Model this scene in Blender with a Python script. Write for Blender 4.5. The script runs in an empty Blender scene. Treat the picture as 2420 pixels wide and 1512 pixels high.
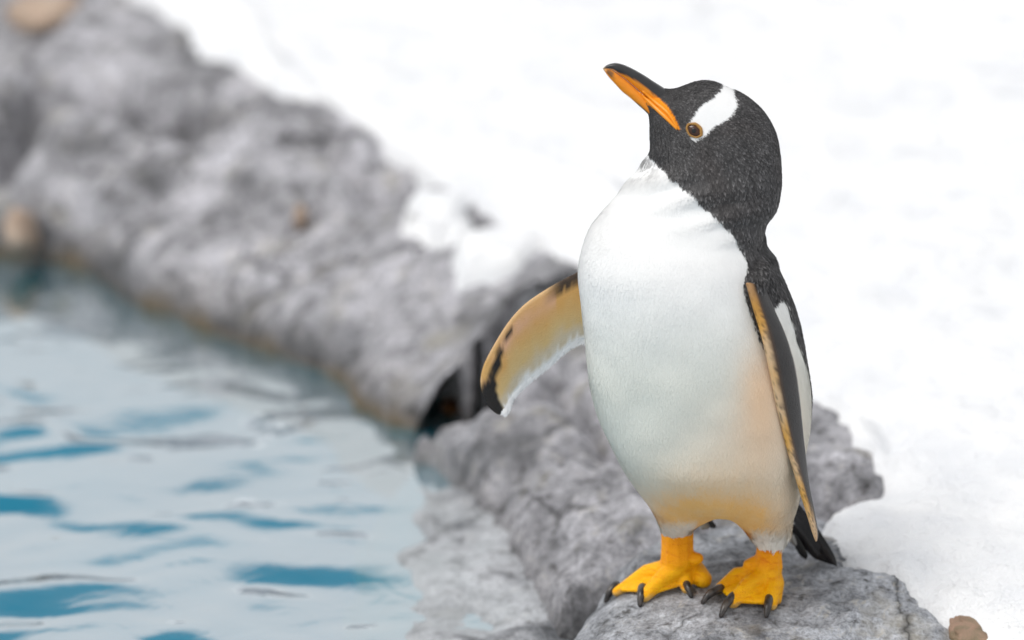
import bpy, bmesh, math
import numpy as np
from mathutils import Vector
from mathutils.bvhtree import BVHTree

scene = bpy.context.scene
COL = scene.collection
rng = np.random.default_rng(7)

# ------------------------------------------------------------------ camera, sky, sun, exposure
DIST, PITCH, MPP = 7.0, math.radians(18), 0.00125          # metres, tilt, metres per picture pixel at the subject
FPX = DIST / MPP
TGT = np.array([0.0, 0.0, 0.375])
FWD = np.array([0.0, math.cos(PITCH), -math.sin(PITCH)])
UPV = np.array([0.0, math.sin(PITCH), math.cos(PITCH)])
CAM = TGT - FWD * DIST
cd = bpy.data.cameras.new('camera')
cam = bpy.data.objects.new('camera', cd); COL.objects.link(cam)
cam.location = CAM; cam.rotation_euler = (math.pi/2 - PITCH, 0, 0)
cd.sensor_width = 36; cd.lens = 36 * FPX / 1024
cd.clip_start = 0.1; cd.clip_end = 2000
cd.dof.use_dof = True; cd.dof.focus_distance = 7.03; cd.dof.aperture_fstop = 1.9
scene.camera = cam

SUN_EL, SUN_AZ = math.radians(62), math.radians(-120)     # azimuth from +Y, clockwise
w = bpy.data.worlds.new('World'); scene.world = w; w.use_nodes = True
nt = w.node_tree; nt.nodes.clear()
sky = nt.nodes.new('ShaderNodeTexSky'); sky.sky_type = 'NISHITA'; sky.sun_disc = False
sky.sun_elevation = SUN_EL; sky.sun_rotation = SUN_AZ; sky.air_density = 1.0; sky.dust_density = 9.0; sky.ozone_density = 1.0
hs = nt.nodes.new('ShaderNodeHueSaturation'); hs.inputs['Saturation'].default_value = 0.25
oc = nt.nodes.new('ShaderNodeMix'); oc.data_type = 'RGBA'; oc.inputs[0].default_value = 0.75; oc.inputs[7].default_value = (5.3, 5.4, 5.5, 1)   # even overcast veil over the clear sky
bg = nt.nodes.new('ShaderNodeBackground'); bg.inputs['Strength'].default_value = 0.15
wo = nt.nodes.new('ShaderNodeOutputWorld')
nt.links.new(sky.outputs[0], hs.inputs['Color']); nt.links.new(hs.outputs[0], oc.inputs[6]); nt.links.new(oc.outputs[2], bg.inputs['Color']); nt.links.new(bg.outputs[0], wo.inputs[0])
sd_ = bpy.data.lights.new('sun', 'SUN'); sd_.energy = 1.2; sd_.angle = math.radians(28); sd_.color = (1, 0.975, 0.94)
sun = bpy.data.objects.new('sun', sd_); COL.objects.link(sun)
sdir = Vector((math.sin(SUN_AZ)*math.cos(SUN_EL), math.cos(SUN_AZ)*math.cos(SUN_EL), math.sin(SUN_EL)))
sun.rotation_euler = sdir.to_track_quat('Z', 'Y').to_euler()
vs = scene.view_settings
vs.view_transform = 'Standard'; vs.look = 'None'; vs.gamma = 1; vs.use_curve_mapping = False
vs.exposure = 0.13

# ------------------------------------------------------------------ helpers
K = 1024 / 2419.0                                          # measured on a 2419-wide view of the photograph
def ray(dx, dy):
    return FWD + np.array([1.0, 0, 0]) * (dx*K - 512)/FPX + UPV * (320 - dy*K)/FPX
def P(dx, dy, Y):                                          # point at depth Y
    r = ray(dx, dy); return CAM + r * ((Y - CAM[1]) / r[1])
def PZ(dx, dy, Z):                                         # point at height Z
    r = ray(dx, dy); return CAM + r * ((Z - CAM[2]) / r[2])

def _hash(i, j, k, seed):
    h = (i * 374761393 + j * 668265263 + k * 2147483647 + seed * 144665) & 0xffffffff
    h = ((h ^ (h >> 13)) * 1274126177) & 0xffffffff
    h = ((h ^ (h >> 15)) * 2246822519) & 0xffffffff
    return h ^ (h >> 16)
def noise(p, seed=0):                                      # gradient noise, about -1..1
    p = np.asarray(p, float); f0 = np.floor(p); f = p - f0; i = f0.astype(np.int64)
    u = f*f*f*(f*(f*6-15)+10); out = 0
    for a in (0, 1):
        for b in (0, 1):
            for c in (0, 1):
                h = _hash(i[..., 0]+a, i[..., 1]+b, i[..., 2]+c, seed)
                g = np.stack([(h & 1023)/511.5-1, ((h >> 10) & 1023)/511.5-1, ((h >> 20) & 1023)/511.5-1], -1)
                d = g[..., 0]*(f[..., 0]-a) + g[..., 1]*(f[..., 1]-b) + g[..., 2]*(f[..., 2]-c)
                out = out + d * (u[..., 0] if a else 1-u[..., 0]) * (u[..., 1] if b else 1-u[..., 1]) * (u[..., 2] if c else 1-u[..., 2])
    return out * 1.2
def fbm(p, oct=4, seed=0, gain=0.5):
    p = np.asarray(p, float); s = 0; a = 1.0
    for o in range(oct):
        s = s + a * noise(p * 2.0**o + 17.3*o, seed+o); a *= gain
    return s
def xyz(x, y, z=0.0):
    return np.stack([x, y, np.zeros_like(x) + z], -1)
def ridged(p, oct=3, seed=0):
    s = 0; a = 1.0
    for o in range(oct):
        s = s + a * (1 - 2*np.abs(noise(p * 2.0**o + 5.1*o, seed+o))); a *= 0.5
    return s
def sstep(a, b, x):
    t = np.clip((x - a)/(b - a), 0, 1); return t*t*(3 - 2*t)
def sdf(poly, x, y):                                       # signed distance, positive inside
    d = np.full(x.shape, 1e9); ins = np.zeros(x.shape, bool); n = len(poly)
    for i in range(n):
        ax, ay = poly[i][:2]; bx, by = poly[(i+1) % n][:2]
        ex, ey = bx-ax, by-ay; wx, wy = x-ax, y-ay
        t = np.clip((wx*ex + wy*ey)/(ex*ex+ey*ey+1e-12), 0, 1)
        d = np.minimum(d, np.hypot(wx-ex*t, wy-ey*t))
        c = ((ay > y) != (by > y)) & (x < (bx-ax)*(y-ay)/((by-ay) if by != ay else 1e-12) + ax)
        ins ^= c
    return np.where(ins, d, -d)
def linedist(pts, x, y):
    d = np.full(x.shape, 1e9)
    for (ax, ay), (bx, by) in zip(pts[:-1], pts[1:]):
        ex, ey = bx-ax, by-ay; wx, wy = x-ax, y-ay
        t = np.clip((wx*ex + wy*ey)/(ex*ex+ey*ey+1e-12), 0, 1)
        d = np.minimum(d, np.hypot(wx-ex*t, wy-ey*t))
    return d

def link(o, parent=None, label=None, cat=None, group=None, kind=None):
    COL.objects.link(o)
    if parent is not None:
        o.parent = parent; o.matrix_parent_inverse = Mi.get(parent.name, parent.matrix_world.inverted())
    if label: o['label'] = label
    if cat: o['category'] = cat
    if group: o['group'] = group
    if kind: o['kind'] = kind
    return o
Mi = {}
def mesh_obj(name, verts, faces, mat, smooth=True, col=None, **kw):
    me = bpy.data.meshes.new(name)
    verts = np.asarray(verts, np.float32)
    if isinstance(faces, np.ndarray):
        n, m = faces.shape
        me.vertices.add(len(verts)); me.vertices.foreach_set('co', verts.ravel())
        me.loops.add(n*m); me.loops.foreach_set('vertex_index', faces.astype(np.int32).ravel())
        me.polygons.add(n); me.polygons.foreach_set('loop_start', np.arange(0, n*m, m, dtype=np.int32))
        me.update(calc_edges=True); me.validate()
    else:
        me.from_pydata([tuple(v) for v in verts], [], faces)
    if smooth: me.polygons.foreach_set('use_smooth', np.ones(len(me.polygons), bool))
    if col is not None: set_col(me, col)
    me.materials.append(mat)
    return link(bpy.data.objects.new(name, me), **kw)
def set_col(me, col):
    a = me.color_attributes.new('Col', 'FLOAT_COLOR', 'POINT')
    c = np.ones((len(me.vertices), 4), np.float32); c[:, :3] = col
    a.data.foreach_set('color', c.ravel())
def verts_of(me):
    v = np.empty(len(me.vertices)*3, np.float32); me.vertices.foreach_get('co', v); return v.reshape(-1, 3).astype(float)
def normals_of(me):
    v = np.empty(len(me.vertices)*3, np.float32); me.vertices.foreach_get('normal', v); return v.reshape(-1, 3).astype(float)

# ------------------------------------------------------------------ materials
def mat(name):
    m = bpy.data.materials.new(name); m.use_nodes = True
    return m, m.node_tree, m.node_tree.nodes['Principled BSDF']
def N(nt, t, **kw):
    n = nt.nodes.new(t)
    for k, v in kw.items():
        if k in n.inputs: n.inputs[k].default_value = v
        else: setattr(n, k, v)
    return n
def ramp(nt, stops, src):
    r = nt.nodes.new('ShaderNodeValToRGB'); e = r.color_ramp.elements
    while len(e) < len(stops): e.new(0.5)
    for q, (p, c) in zip(e, stops): q.position = p; q.color = (*c, 1) if len(c) == 3 else c
    nt.links.new(src, r.inputs[0]); return r.outputs[0]
def mixc(nt, f, a, b, mode='MIX'):
    m = nt.nodes.new('ShaderNodeMix'); m.data_type = 'RGBA'; m.blend_type = mode
    for s, v in ((m.inputs[0], f), (m.inputs[6], a), (m.inputs[7], b)):
        if hasattr(v, 'is_linked'): nt.links.new(v, s)
        else: s.default_value = v if isinstance(v, float) else (*v, 1)
    return m.outputs[2]
def bump(nt, b, src, dist, strength=1.0, prev=None):
    n = nt.nodes.new('ShaderNodeBump'); n.inputs['Distance'].default_value = dist; n.inputs['Strength'].default_value = strength
    nt.links.new(src, n.inputs['Height'])
    if prev is not None: nt.links.new(prev, n.inputs['Normal'])
    if b is not None: nt.links.new(n.outputs[0], b.inputs['Normal'])
    return n.outputs[0]
def noi(nt, co, scale, detail=6, rough=0.6, dist=0.0):
    n = N(nt, 'ShaderNodeTexNoise', Scale=scale, Detail=detail, Roughness=rough, Distortion=dist)
    nt.links.new(co, n.inputs['Vector']); return n.outputs['Fac']

def rock_material(name, light, dark, warm, stain, rough=0.55, refl_dark=1.0):
    m, nt, b = mat(name)
    co = nt.nodes.new('ShaderNodeNewGeometry').outputs['Position']
    n1 = noi(nt, co, 7, 8, 0.62, 0.6); n2 = noi(nt, co, 42, 8, 0.7, 0.4); n3 = noi(nt, co, 190, 4, 0.7)
    c = ramp(nt, [(0.36, dark), (0.50, light), (0.66, tuple(min(1, x*1.5) for x in light))], n1)
    c2 = ramp(nt, [(0.34, (0.20, 0.19, 0.18)), (0.45, (0.82, 0.82, 0.82)), (0.58, (1.08, 1.08, 1.08)), (0.72, (1.5, 1.48, 1.44))], n2)
    c = mixc(nt, 1.0, c, c2, 'MULTIPLY')
    sp = ramp(nt, [(0.38, (0.66, 0.66, 0.66)), (0.58, (1.2, 1.2, 1.2))], n3)
    c = mixc(nt, 1.0, c, sp, 'MULTIPLY')
    nw = noi(nt, co, 11, 5, 0.6); fw = ramp(nt, [(0.58, (0, 0, 0)), (0.72, (1, 1, 1))], nw)
    c = mixc(nt, fw, c, mixc(nt, 0.6, c, warm))
    dn = N(nt, 'ShaderNodeTexNoise', Scale=5.0, Detail=4.0, Roughness=0.6); nt.links.new(co, dn.inputs['Vector'])
    va = N(nt, 'ShaderNodeVectorMath', operation='MULTIPLY_ADD'); nt.links.new(dn.outputs['Color'], va.inputs[0]); va.inputs[1].default_value = (0.28, 0.28, 0.28); nt.links.new(co, va.inputs[2])
    vo = N(nt, 'ShaderNodeTexVoronoi', Scale=4.2); vo.feature = 'DISTANCE_TO_EDGE'; nt.links.new(va.outputs[0], vo.inputs['Vector'])
    ck = ramp(nt, [(0.0, (0.16, 0.155, 0.15)), (0.012, (0.55, 0.55, 0.55)), (0.045, (1, 1, 1))], vo.outputs['Distance'])
    c = mixc(nt, ramp(nt, [(0.42, (0, 0, 0)), (0.56, (1, 1, 1))], noi(nt, co, 3.3, 3)), c, mixc(nt, 1.0, c, ck, 'MULTIPLY'))
    # pale mineral veins
    vn = N(nt, 'ShaderNodeTexNoise', Scale=6.0, Detail=5.0, Roughness=0.55, Distortion=1.2); nt.links.new(co, vn.inputs['Vector'])
    ab = N(nt, 'ShaderNodeMath', operation='SUBTRACT'); nt.links.new(vn.outputs['Fac'], ab.inputs[0]); ab.inputs[1].default_value = 0.5
    ab2 = N(nt, 'ShaderNodeMath', operation='ABSOLUTE'); nt.links.new(ab.outputs[0], ab2.inputs[0])
    vm = ramp(nt, [(0.0, (0.55, 0.55, 0.55)), (0.012, (0, 0, 0))], ab2.outputs[0])
    br = ramp(nt, [(0.5, (0, 0, 0)), (0.6, (1, 1, 1))], n2)
    vm = mixc(nt, 1.0, vm, br, 'MULTIPLY')
    c = mixc(nt, vm, c, (0.62, 0.57, 0.48))
    # algae band where the stone meets the water
    sx = nt.nodes.new('ShaderNodeSeparateXYZ'); nt.links.new(co, sx.inputs[0])
    ad = N(nt, 'ShaderNodeMath', operation='MULTIPLY_ADD'); nt.links.new(n1, ad.inputs[0]); ad.inputs[1].default_value = -0.11; nt.links.new(sx.outputs[2], ad.inputs[2])
    al = ramp(nt, [(0.0, (1, 1, 1)), (1.0, (0, 0, 0))], N(nt, 'ShaderNodeMapRange').outputs[0])
    mr = [n for n in nt.nodes if n.type == 'MAP_RANGE'][-1]
    mr.inputs['From Min'].default_value = -0.218; mr.inputs['From Max'].default_value = -0.182; nt.links.new(ad.outputs[0], mr.inputs['Value'])
    wt = N(nt, 'ShaderNodeMapRange'); wt.inputs['From Min'].default_value = -0.19; wt.inputs['From Max'].default_value = -0.13; nt.links.new(ad.outputs[0], wt.inputs['Value'])
    wf = ramp(nt, [(0.0, (refl_dark, refl_dark, refl_dark)), (1.0, (0, 0, 0))], wt.outputs[0])
    c = mixc(nt, wf, c, mixc(nt, 1.0, c, (0.42, 0.40, 0.37), 'MULTIPLY'))  # dark band painted above the waterline so the rock's reflection comes out darker
    c = mixc(nt, al, c, stain)
    nt.links.new(c, b.inputs['Base Color'])
    rr = ramp(nt, [(0.4, (0.3,)*3), (0.6, (rough+0.2,)*3)], n1); nt.links.new(rr, b.inputs['Roughness'])
    q = bump(nt, None, n2, 0.012, 0.9); bump(nt, b, n3, 0.003, 0.8, q)
    return m
STAIN = (0.13, 0.085, 0.03)
M_rock = rock_material('rock_grey', (0.43, 0.425, 0.455), (0.15, 0.15, 0.16), (0.40, 0.37, 0.29), STAIN)
M_rock_b = rock_material('rock_grey_boulder', (0.43, 0.425, 0.455), (0.15, 0.15, 0.16), (0.40, 0.37, 0.29), (0.22, 0.22, 0.22), 0.55, 0.5)
M_rock_front = rock_material('rock_blue_grey', (0.40, 0.415, 0.45), (0.10, 0.105, 0.12), (0.42, 0.38, 0.30), STAIN, 0.5)
M_rock_wet = rock_material('rock_pale_submerged', (0.52, 0.53, 0.56), (0.18, 0.19, 0.21), (0.42, 0.42, 0.40), (0.45, 0.48, 0.50), 0.55, 0.0)
def stone_material(name, a, c2):
    m, nt, b = mat(name)
    co = nt.nodes.new('ShaderNodeNewGeometry').outputs['Position']
    n1 = noi(nt, co, 40, 6, 0.6, 0.5)
    nt.links.new(ramp(nt, [(0.4, a), (0.62, c2)], n1), b.inputs['Base Color']); b.inputs['Roughness'].default_value = 0.6
    bump(nt, b, n1, 0.006); return m
M_bed = stone_material('brown_bed_stone', (0.05, 0.03, 0.015), (0.22, 0.10, 0.03))
M_tan = stone_material('tan_stone', (0.36, 0.25, 0.18), (0.46, 0.36, 0.28))
M_brown = stone_material('brown_stone', (0.20, 0.15, 0.09), (0.30, 0.19, 0.13))

m, nt, b = mat('snow'); M_snow = m
co = nt.nodes.new('ShaderNodeNewGeometry').outputs['Position']
n1 = noi(nt, co, 9, 6, 0.55); n2 = noi(nt, co, 120, 5, 0.7)
nt.links.new(ramp(nt, [(0.3, (0.78, 0.795, 0.825)), (0.65, (0.9, 0.905, 0.915))], n1), b.inputs['Base Color'])
b.inputs['Roughness'].default_value = 0.75; b.inputs['Specular IOR Level'].default_value = 0.2
q = bump(nt, None, n1, 0.05, 0.7); bump(nt, b, n2, 0.006, 0.8, q)

m, nt, b = mat('pool_floor'); M_floor = m
co = nt.nodes.new('ShaderNodeNewGeometry').outputs['Position']
nt.links.new(ramp(nt, [(0.35, (0.015, 0.25, 0.36)), (0.65, (0.04, 0.35, 0.46))], noi(nt, co, 2.5, 4)), b.inputs['Base Color']); b.inputs['Roughness'].default_value = 0.9

m, nt, b = mat('water'); M_water = m
nt.nodes.remove(b); out = nt.nodes['Material Output']
co = nt.nodes.new('ShaderNodeNewGeometry').outputs['Position']
nb = bump(nt, None, noi(nt, co, 14, 2, 0.5, 0.8), 0.003, 0.5)
lw = N(nt, 'ShaderNodeLayerWeight', Blend=0.5); nt.links.new(nb, lw.inputs['Normal'])
fr = ramp(nt, [(0.46, (0.03,)*3), (0.575, (0.10,)*3), (0.63, (0.64,)*3), (0.80, (0.78,)*3)], lw.outputs['Facing'])
gl = N(nt, 'ShaderNodeBsdfGlossy', Roughness=0.02); gl.inputs['Color'].default_value = (1, 1, 1, 1); nt.links.new(nb, gl.inputs['Normal'])
tr = N(nt, 'ShaderNodeBsdfTransparent'); tr.inputs['Color'].default_value = (0.30, 0.76, 0.87, 1)
df = N(nt, 'ShaderNodeBsdfDiffuse'); df.inputs['Color'].default_value = (0.01, 0.22, 0.31, 1)
m0 = nt.nodes.new('ShaderNodeMixShader'); m0.inputs[0].default_value = 0.35
nt.links.new(tr.outputs[0], m0.inputs[1]); nt.links.new(df.outputs[0], m0.inputs[2])
mx = nt.nodes.new('ShaderNodeMixShader')
nt.links.new(fr, mx.inputs[0]); nt.links.new(m0.outputs[0], mx.inputs[1]); nt.links.new(gl.outputs[0], mx.inputs[2]); nt.links.new(mx.outputs[0], out.inputs['Surface'])

def attr_material(name, rough, spec, bump_scale=None, bump_d=0.0, sss=0.0):
    m, nt, b = mat(name)
    a = nt.nodes.new('ShaderNodeAttribute'); a.attribute_name = 'Col'
    nt.links.new(a.outputs['Color'], b.inputs['Base Color'])
    b.inputs['Roughness'].default_value = rough; b.inputs['Specular IOR Level'].default_value = spec
    if bump_scale:
        co = nt.nodes.new('ShaderNodeNewGeometry').outputs['Position']
        bump(nt, b, noi(nt, co, bump_scale, 4, 0.6), bump_d)
    return m
M_body = attr_material('plumage_skin', 0.7, 0.2, 160, 0.0007)
M_feather = attr_material('feathers', 0.55, 0.35)
M_flip = attr_material('flipper_skin', 0.5, 0.35, 420, 0.0012)
M_beak = attr_material('beak_horn', 0.28, 0.5, 120, 0.0006)
M_tail = attr_material('tail_feathers', 0.5, 0.4, 200, 0.0006)
m, nt, b = mat('foot_skin'); M_foot = m
co = nt.nodes.new('ShaderNodeNewGeometry').outputs['Position']
n1 = noi(nt, co, 45, 5, 0.6); n2 = noi(nt, co, 330, 4, 0.6)
mp = N(nt, 'ShaderNodeMapping'); mp.inputs['Scale'].default_value = (50, 50, 210); nt.links.new(co, mp.inputs['Vector'])
cr = noi(nt, mp.outputs[0], 1.0, 4, 0.6, 0.6)
vs_ = N(nt, 'ShaderNodeTexVoronoi', Scale=560.0); nt.links.new(co, vs_.inputs['Vector'])
at = nt.nodes.new('ShaderNodeAttribute'); at.attribute_name = 'Col'
c = mixc(nt, 1.0, at.outputs['Color'], ramp(nt, [(0.33, (0.88, 0.70, 0.5)), (0.46, (1, 1, 1))], cr), 'MULTIPLY')
c = mixc(nt, 1.0, c, ramp(nt, [(0.35, (0.97, 0.88, 0.7)), (0.6, (1.04, 1.06, 1.0))], n1), 'MULTIPLY')
nt.links.new(c, b.inputs['Base Color'])
b.inputs['Roughness'].default_value = 0.42; b.inputs['Specular IOR Level'].default_value = 0.22
b.inputs['Subsurface Weight'].default_value = 0.10; b.inputs['Subsurface Radius'].default_value = (0.01, 0.004, 0.001); b.inputs['Subsurface Scale'].default_value = 0.4
q = bump(nt, None, cr, 0.0030, 0.8); q = bump(nt, None, n1, 0.002, 0.6, q); bump(nt, b, vs_.outputs['Distance'], 0.0010, 0.7, q)
m, nt, b = mat('claw_horn'); M_claw = m
co = nt.nodes.new('ShaderNodeNewGeometry').outputs['Position']
nt.links.new(ramp(nt, [(0.4, (0.018, 0.016, 0.016)), (0.7, (0.09, 0.075, 0.065))], noi(nt, co, 120, 4)), b.inputs['Base Color']); b.inputs['Roughness'].default_value = 0.3
m, nt, b = mat('eyeball'); M_eye = m
b.inputs['Base Color'].default_value = (0.045, 0.014, 0.006, 1); b.inputs['Roughness'].default_value = 0.05
m, nt, b = mat('pupil'); M_pupil = m
b.inputs['Base Color'].default_value = (0.004, 0.004, 0.004, 1); b.inputs['Roughness'].default_value = 0.05
m, nt, b = mat('eye_ring_skin'); M_ring = m
b.inputs['Base Color'].default_value = (0.34, 0.17, 0.035, 1); b.inputs['Roughness'].default_value = 0.6
m, nt, b = mat('water_drop'); M_drop = m
b.inputs['Base Color'].default_value = (1, 1, 1, 1); b.inputs['Transmission Weight'].default_value = 1; b.inputs['Roughness'].default_value = 0.0; b.inputs['IOR'].default_value = 1.33

# ------------------------------------------------------------------ terrain
WZ = -0.15
def poly(*pts): return [tuple(PZ(a, b_, z)[:2]) for a, b_, z in pts]
SHORE_D = [(-900, 330), (-400, 470), (0, 585), (200, 650), (350, 705), (500, 765), (600, 805), (750, 885), (900, 975), (955, 1020)]
SHORE = [tuple(PZ(a, b_, WZ)[:2]) for a, b_ in SHORE_D]
def G(x, y): return 0.05*np.maximum(y, -0.5)

# --- bank
BANK = SHORE + poly((1010, 985, -0.12), (1060, 915, -0.08), (1130, 830, -0.03), (1205, 745, 0.0), (1290, 690, 0.02), (1420, 650, 0.03), (1560, 560, 0.05)) \
    + [(0.5, 2.6), (-0.2, 3.6), (-2.6, 4.4), (-4.2, 4.0)]
def rock_noise(x, y, seed, s=1.0):
    p = xyz(x, y, seed*3.7)
    warp = 0.05*fbm(p*5, 2, seed+30)
    q = p + warp[..., None]
    return s*(0.030*fbm(q*np.array([3.2, 4.5, 1]), 4, seed) + 0.020*ridged(q*np.array([5.5, 9, 1]), 3, seed+9) * (0.5+0.5*sstep(-.3, .4, noise(p*2.2, seed+4))))
def edge_round(e, r, steep=4.0):
    t = np.clip(1 - e/r, 0, 1)
    z = -0.75*r*(1 - np.sqrt(np.clip(1 - t*t, 0, 1)))
    return np.where(e < 0, -0.75*r + steep*e, z)
def bank_e(x, y): return sdf(BANK, x, y) + 0.012*fbm(xyz(x, y, 1.0)*9, 2, 3)
def bank_core(x, y):
    p = xyz(x, y, 1.0)
    e = bank_e(x, y)
    d = linedist(SHORE, x, y) * np.where(sdf(BANK, x, y) > 0, 1, -1) + 0.05*fbm(p*4, 3, 8)
    up = WZ - 0.01 + 0.42*d + 0.05*(1-np.exp(-np.maximum(d, 0)/0.03))
    top = G(x, y) + 0.005
    z = -np.log(np.exp(-up*14) + np.exp(-top*14))/14 + 0.03
    # two long fractures along the bank
    for cd, wd, dp in ((CRACK1, 0.030, 0.11), (CRACK2, 0.016, 0.05)):
        l = linedist(cd, x + 0.02*noise(p*7, 5), y + 0.03*noise(p*6, 6)); z = z - dp*np.exp(-(l/wd)**2)
    shelf = sstep(-0.03, 0.03, sdf(SHELF, x, y) + 0.02*fbm(p*6, 2, 71))
    z = z + 0.045*shelf
    u_, v_ = 0.80*x - 0.60*y, 0.60*x + 0.80*y
    pa = np.stack([u_*1.5, v_*4.2, 0*x + 4], -1); pa = pa + 0.12*noise(p*5, 44)[..., None]
    z = z + 0.026*fbm(pa, 4, 31, 0.45) + 0.012*ridged(pa*np.array([2.2, 2.0, 1]), 3, 35) + 0.008*fbm(p*18, 3, 36)
    cv = linedist(CREV, x, y); lz = np.interp(x, CREV_X, CREV_Z) + 0.025 + 0.010*fbm(p*10, 3, 37); k_ = np.exp(-(cv/0.13)**2)*sstep(0.0, 0.04, d); z = z*(1-k_) + lz*k_
    er = edge_round(np.maximum(e, -9), 0.022, 9.0)
    return np.where(d < 0.0, z + 5.0*np.minimum(d, 0), z) + np.where(linedist(SHORE, x, y) < np.abs(e) + 0.02, 0, er)
CREV = poly((1010, 985, -0.12), (1060, 915, -0.08), (1130, 830, -0.03), (1205, 745, 0.0), (1290, 690, 0.02))
CREV_X = [float(PZ(a, b_, z)[0]) for a, b_, z in ((955, 1020, WZ), (1010, 985, -.12), (1060, 915, -.08), (1130, 830, -.03), (1205, 745, 0), (1290, 690, .02))]
CREV_Z = [WZ+.02, -.11, -.08, -.03, 0, .02]
CRACK1 = poly((-300, 190, 0.1), (0, 215, 0.1), (90, 100, 0.12), (240, 165, 0.1), (400, 225, 0.09), (500, 260, 0.08))
CRACK2 = poly((640, 395, 0.02), (770, 400, 0.02), (860, 500, 0.0), (1000, 470, 0.02))
SHELF = poly((-400, 260, 0.1), (60, 250, 0.1), (300, 300, 0.08), (470, 330, 0.06), (640, 430, 0.04), (830, 470, 0.04), (900, 300, 0.09), (600, 130, 0.12), (100, -100, 0.15), (-500, -100, 0.15))
# --- the other rocks: (polygon, top function, edge radius)
R2 = poly((985, 1060, -.13), (1020, 1030, -.11), (1110, 992, -.08), (1200, 962, -.06), (1310, 912, -.04), (1400, 985, -.05), (1470, 1060, -.04), (1620, 1080, -.02), (1700, 1200, -.04), (1640, 1330, -.08), (1400, 1420, -.1), (1310, 1440, -.1), (1255, 1340, -.11), (1190, 1245, -.12), (1090, 1130, -.13), (1010, 1070, -.14))
def r2_h(x, y):
    e = sdf(R2, x, y) + 0.02*fbm(xyz(x, y, 2)*9, 3, 13)
    top = -0.055 + 0.10*(x+0.02) - 0.04*np.abs(y-0.75) + rock_noise(x, y, 2, 1.0) + 0.02*fbm(xyz(x, y, 5)*14, 3, 41)
    return top + edge_round(e, 0.11, 3.0)
R3 = poly((985, 1050, -.15), (1170, 1100, -.15), (1290, 1230, -.15), (1350, 1320, -.15), (1420, 1440, -.15), (1400, 1560, -.15), (1200, 1700, -.15), (900, 1720, -.15), (820, 1500, -.15), (840, 1300, -.15), (900, 1120, -.15))
def r3_h(x, y):
    e = sdf(R3, x, y) + 0.03*fbm(xyz(x, y, 3)*7, 3, 23)
    x0 = float(PZ(1110, 1300, -.15)[0])
    top = WZ + 0.008 + 0.13*(x - x0) + 0.017*fbm(xyz(x, y, 5)*np.array([13, 8, 1]), 4, 43) + rock_noise(x, y, 3, 0.25)
    return top + edge_round(e, 0.10, 0.8)
R5 = poly((1185, 925, -.08), (1210, 850, -.05), (1255, 780, -.02), (1320, 730, .0), (1450, 690, .02), (1600, 800, .02), (1640, 1000, 0), (1480, 1050, -.03), (1400, 975, -.04), (1320, 895, -.04), (1230, 935, -.05))
def r5_h(x, y):
    e = sdf(R5, x, y) + 0.015*fbm(xyz(x, y, 4)*9, 3, 33)
    return -0.015 + rock_noise(x, y, 5, 0.7) + edge_round(e, 0.06)
R6 = poly((1700, 930, 0.02), (1930, 915, .02), (2060, 1020, .01), (2130, 1120, .0), (2080, 1175, 0), (1965, 1200, -.03), (1930, 1225, -.05), (1850, 1240, -.05), (1700, 1200, -.03), (1640, 1050, 0))
def r6_h(x, y):
    e = sdf(R6, x, y) + 0.012*fbm(xyz(x, y, 6)*10, 3, 53)
    return 0.022 + rock_noise(x, y, 6, 0.55) + edge_round(e, 0.07)
R4 = [(.045, -.40), (.05, -.10), (.065, .02), (.10, .14), (.17, .34), (.30, .44), (.46, .40), (.60, .22), (.675, .05), (.70, -.1), (.72, -.40), (.4, -.5)]
def r4_base(x, y):
    dy = y - 0.13; dx = x - 0.27
    z = -0.006 - np.where(dy < 0, 0.95*dy*dy, 0.45*dy*dy) - np.where(dx > 0, 0.40*dx*dx, 0.9*dx*dx)
    return z + edge_round(sdf(R4, x, y) + 0.012*fbm(xyz(x, y, 7)*9, 3, 63), 0.09, 4.0)
def r4_h(x, y):
    p = xyz(x, y, 7.7)
    far = sstep(0.05, 0.16, np.hypot((x - 0.235)/1.5, y - 0.06))
    return r4_base(x, y) + (0.0025 + 0.010*far)*ridged(p*np.array([7, 12, 1]), 3, 66) + (0.003 + 0.012*far)*fbm(p*13, 4, 67) - (0.002 + 0.006*far)
def seat(dx, dy, z):
    for _ in range(12):
        q = PZ(dx, dy, z); X, Y = np.array([q[0]]), np.array([q[1]])
        zz = max(float(f(X, Y)[0]) for f in (bank_core, r6_h, r4_base)); zz = max(zz, float(G(X, Y)[0]) - 0.03)
        z = 0.5*z + 0.5*zz
    return tuple(PZ(dx, dy, z + 0.012)[:2])
EDGE_D = ((2420, 1700, -.08), (2385, 1560, -.06), (2350, 1512, -.05), (2330, 1470, -.04), (2262, 1428, -.035), (2110, 1374, -.02), (2000, 1338, -.015), (1945, 1235, -.03), (1965, 1182, -.02), (2075, 1148, 0.01), (2050, 1055, .02), (1925, 945, .03), (1800, 880, .03),
            (1500, 700, .05), (1360, 605, .06), (1260, 545, .065), (1150, 480, .07), (1000, 385, .08), (850, 290, .09), (650, 185, .11), (480, 95, .12), (350, 0, .13), (100, -150, .15))
EDGE = [seat(a, b_, z) for a, b_, z in EDGE_D]
SNOW = EDGE + [(-3.2, 3.6), (-60, 8), (-200, 60), (-200, 300), (300, 300), (300, -60), (40, -60), (4, -9), (1.3, -3)]

def bank_h(x, y): return bank_core(x, y) - 0.6*sstep(0.12, 0.35, sdf(SNOW, x, y))
ROCKS = [bank_h, r2_h, r3_h, r5_h, r6_h, r4_h]
def all_rock(x, y):
    z = np.full(x.shape, -9.0)
    for f in ROCKS: z = np.maximum(z, f(x, y))
    return z

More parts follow.
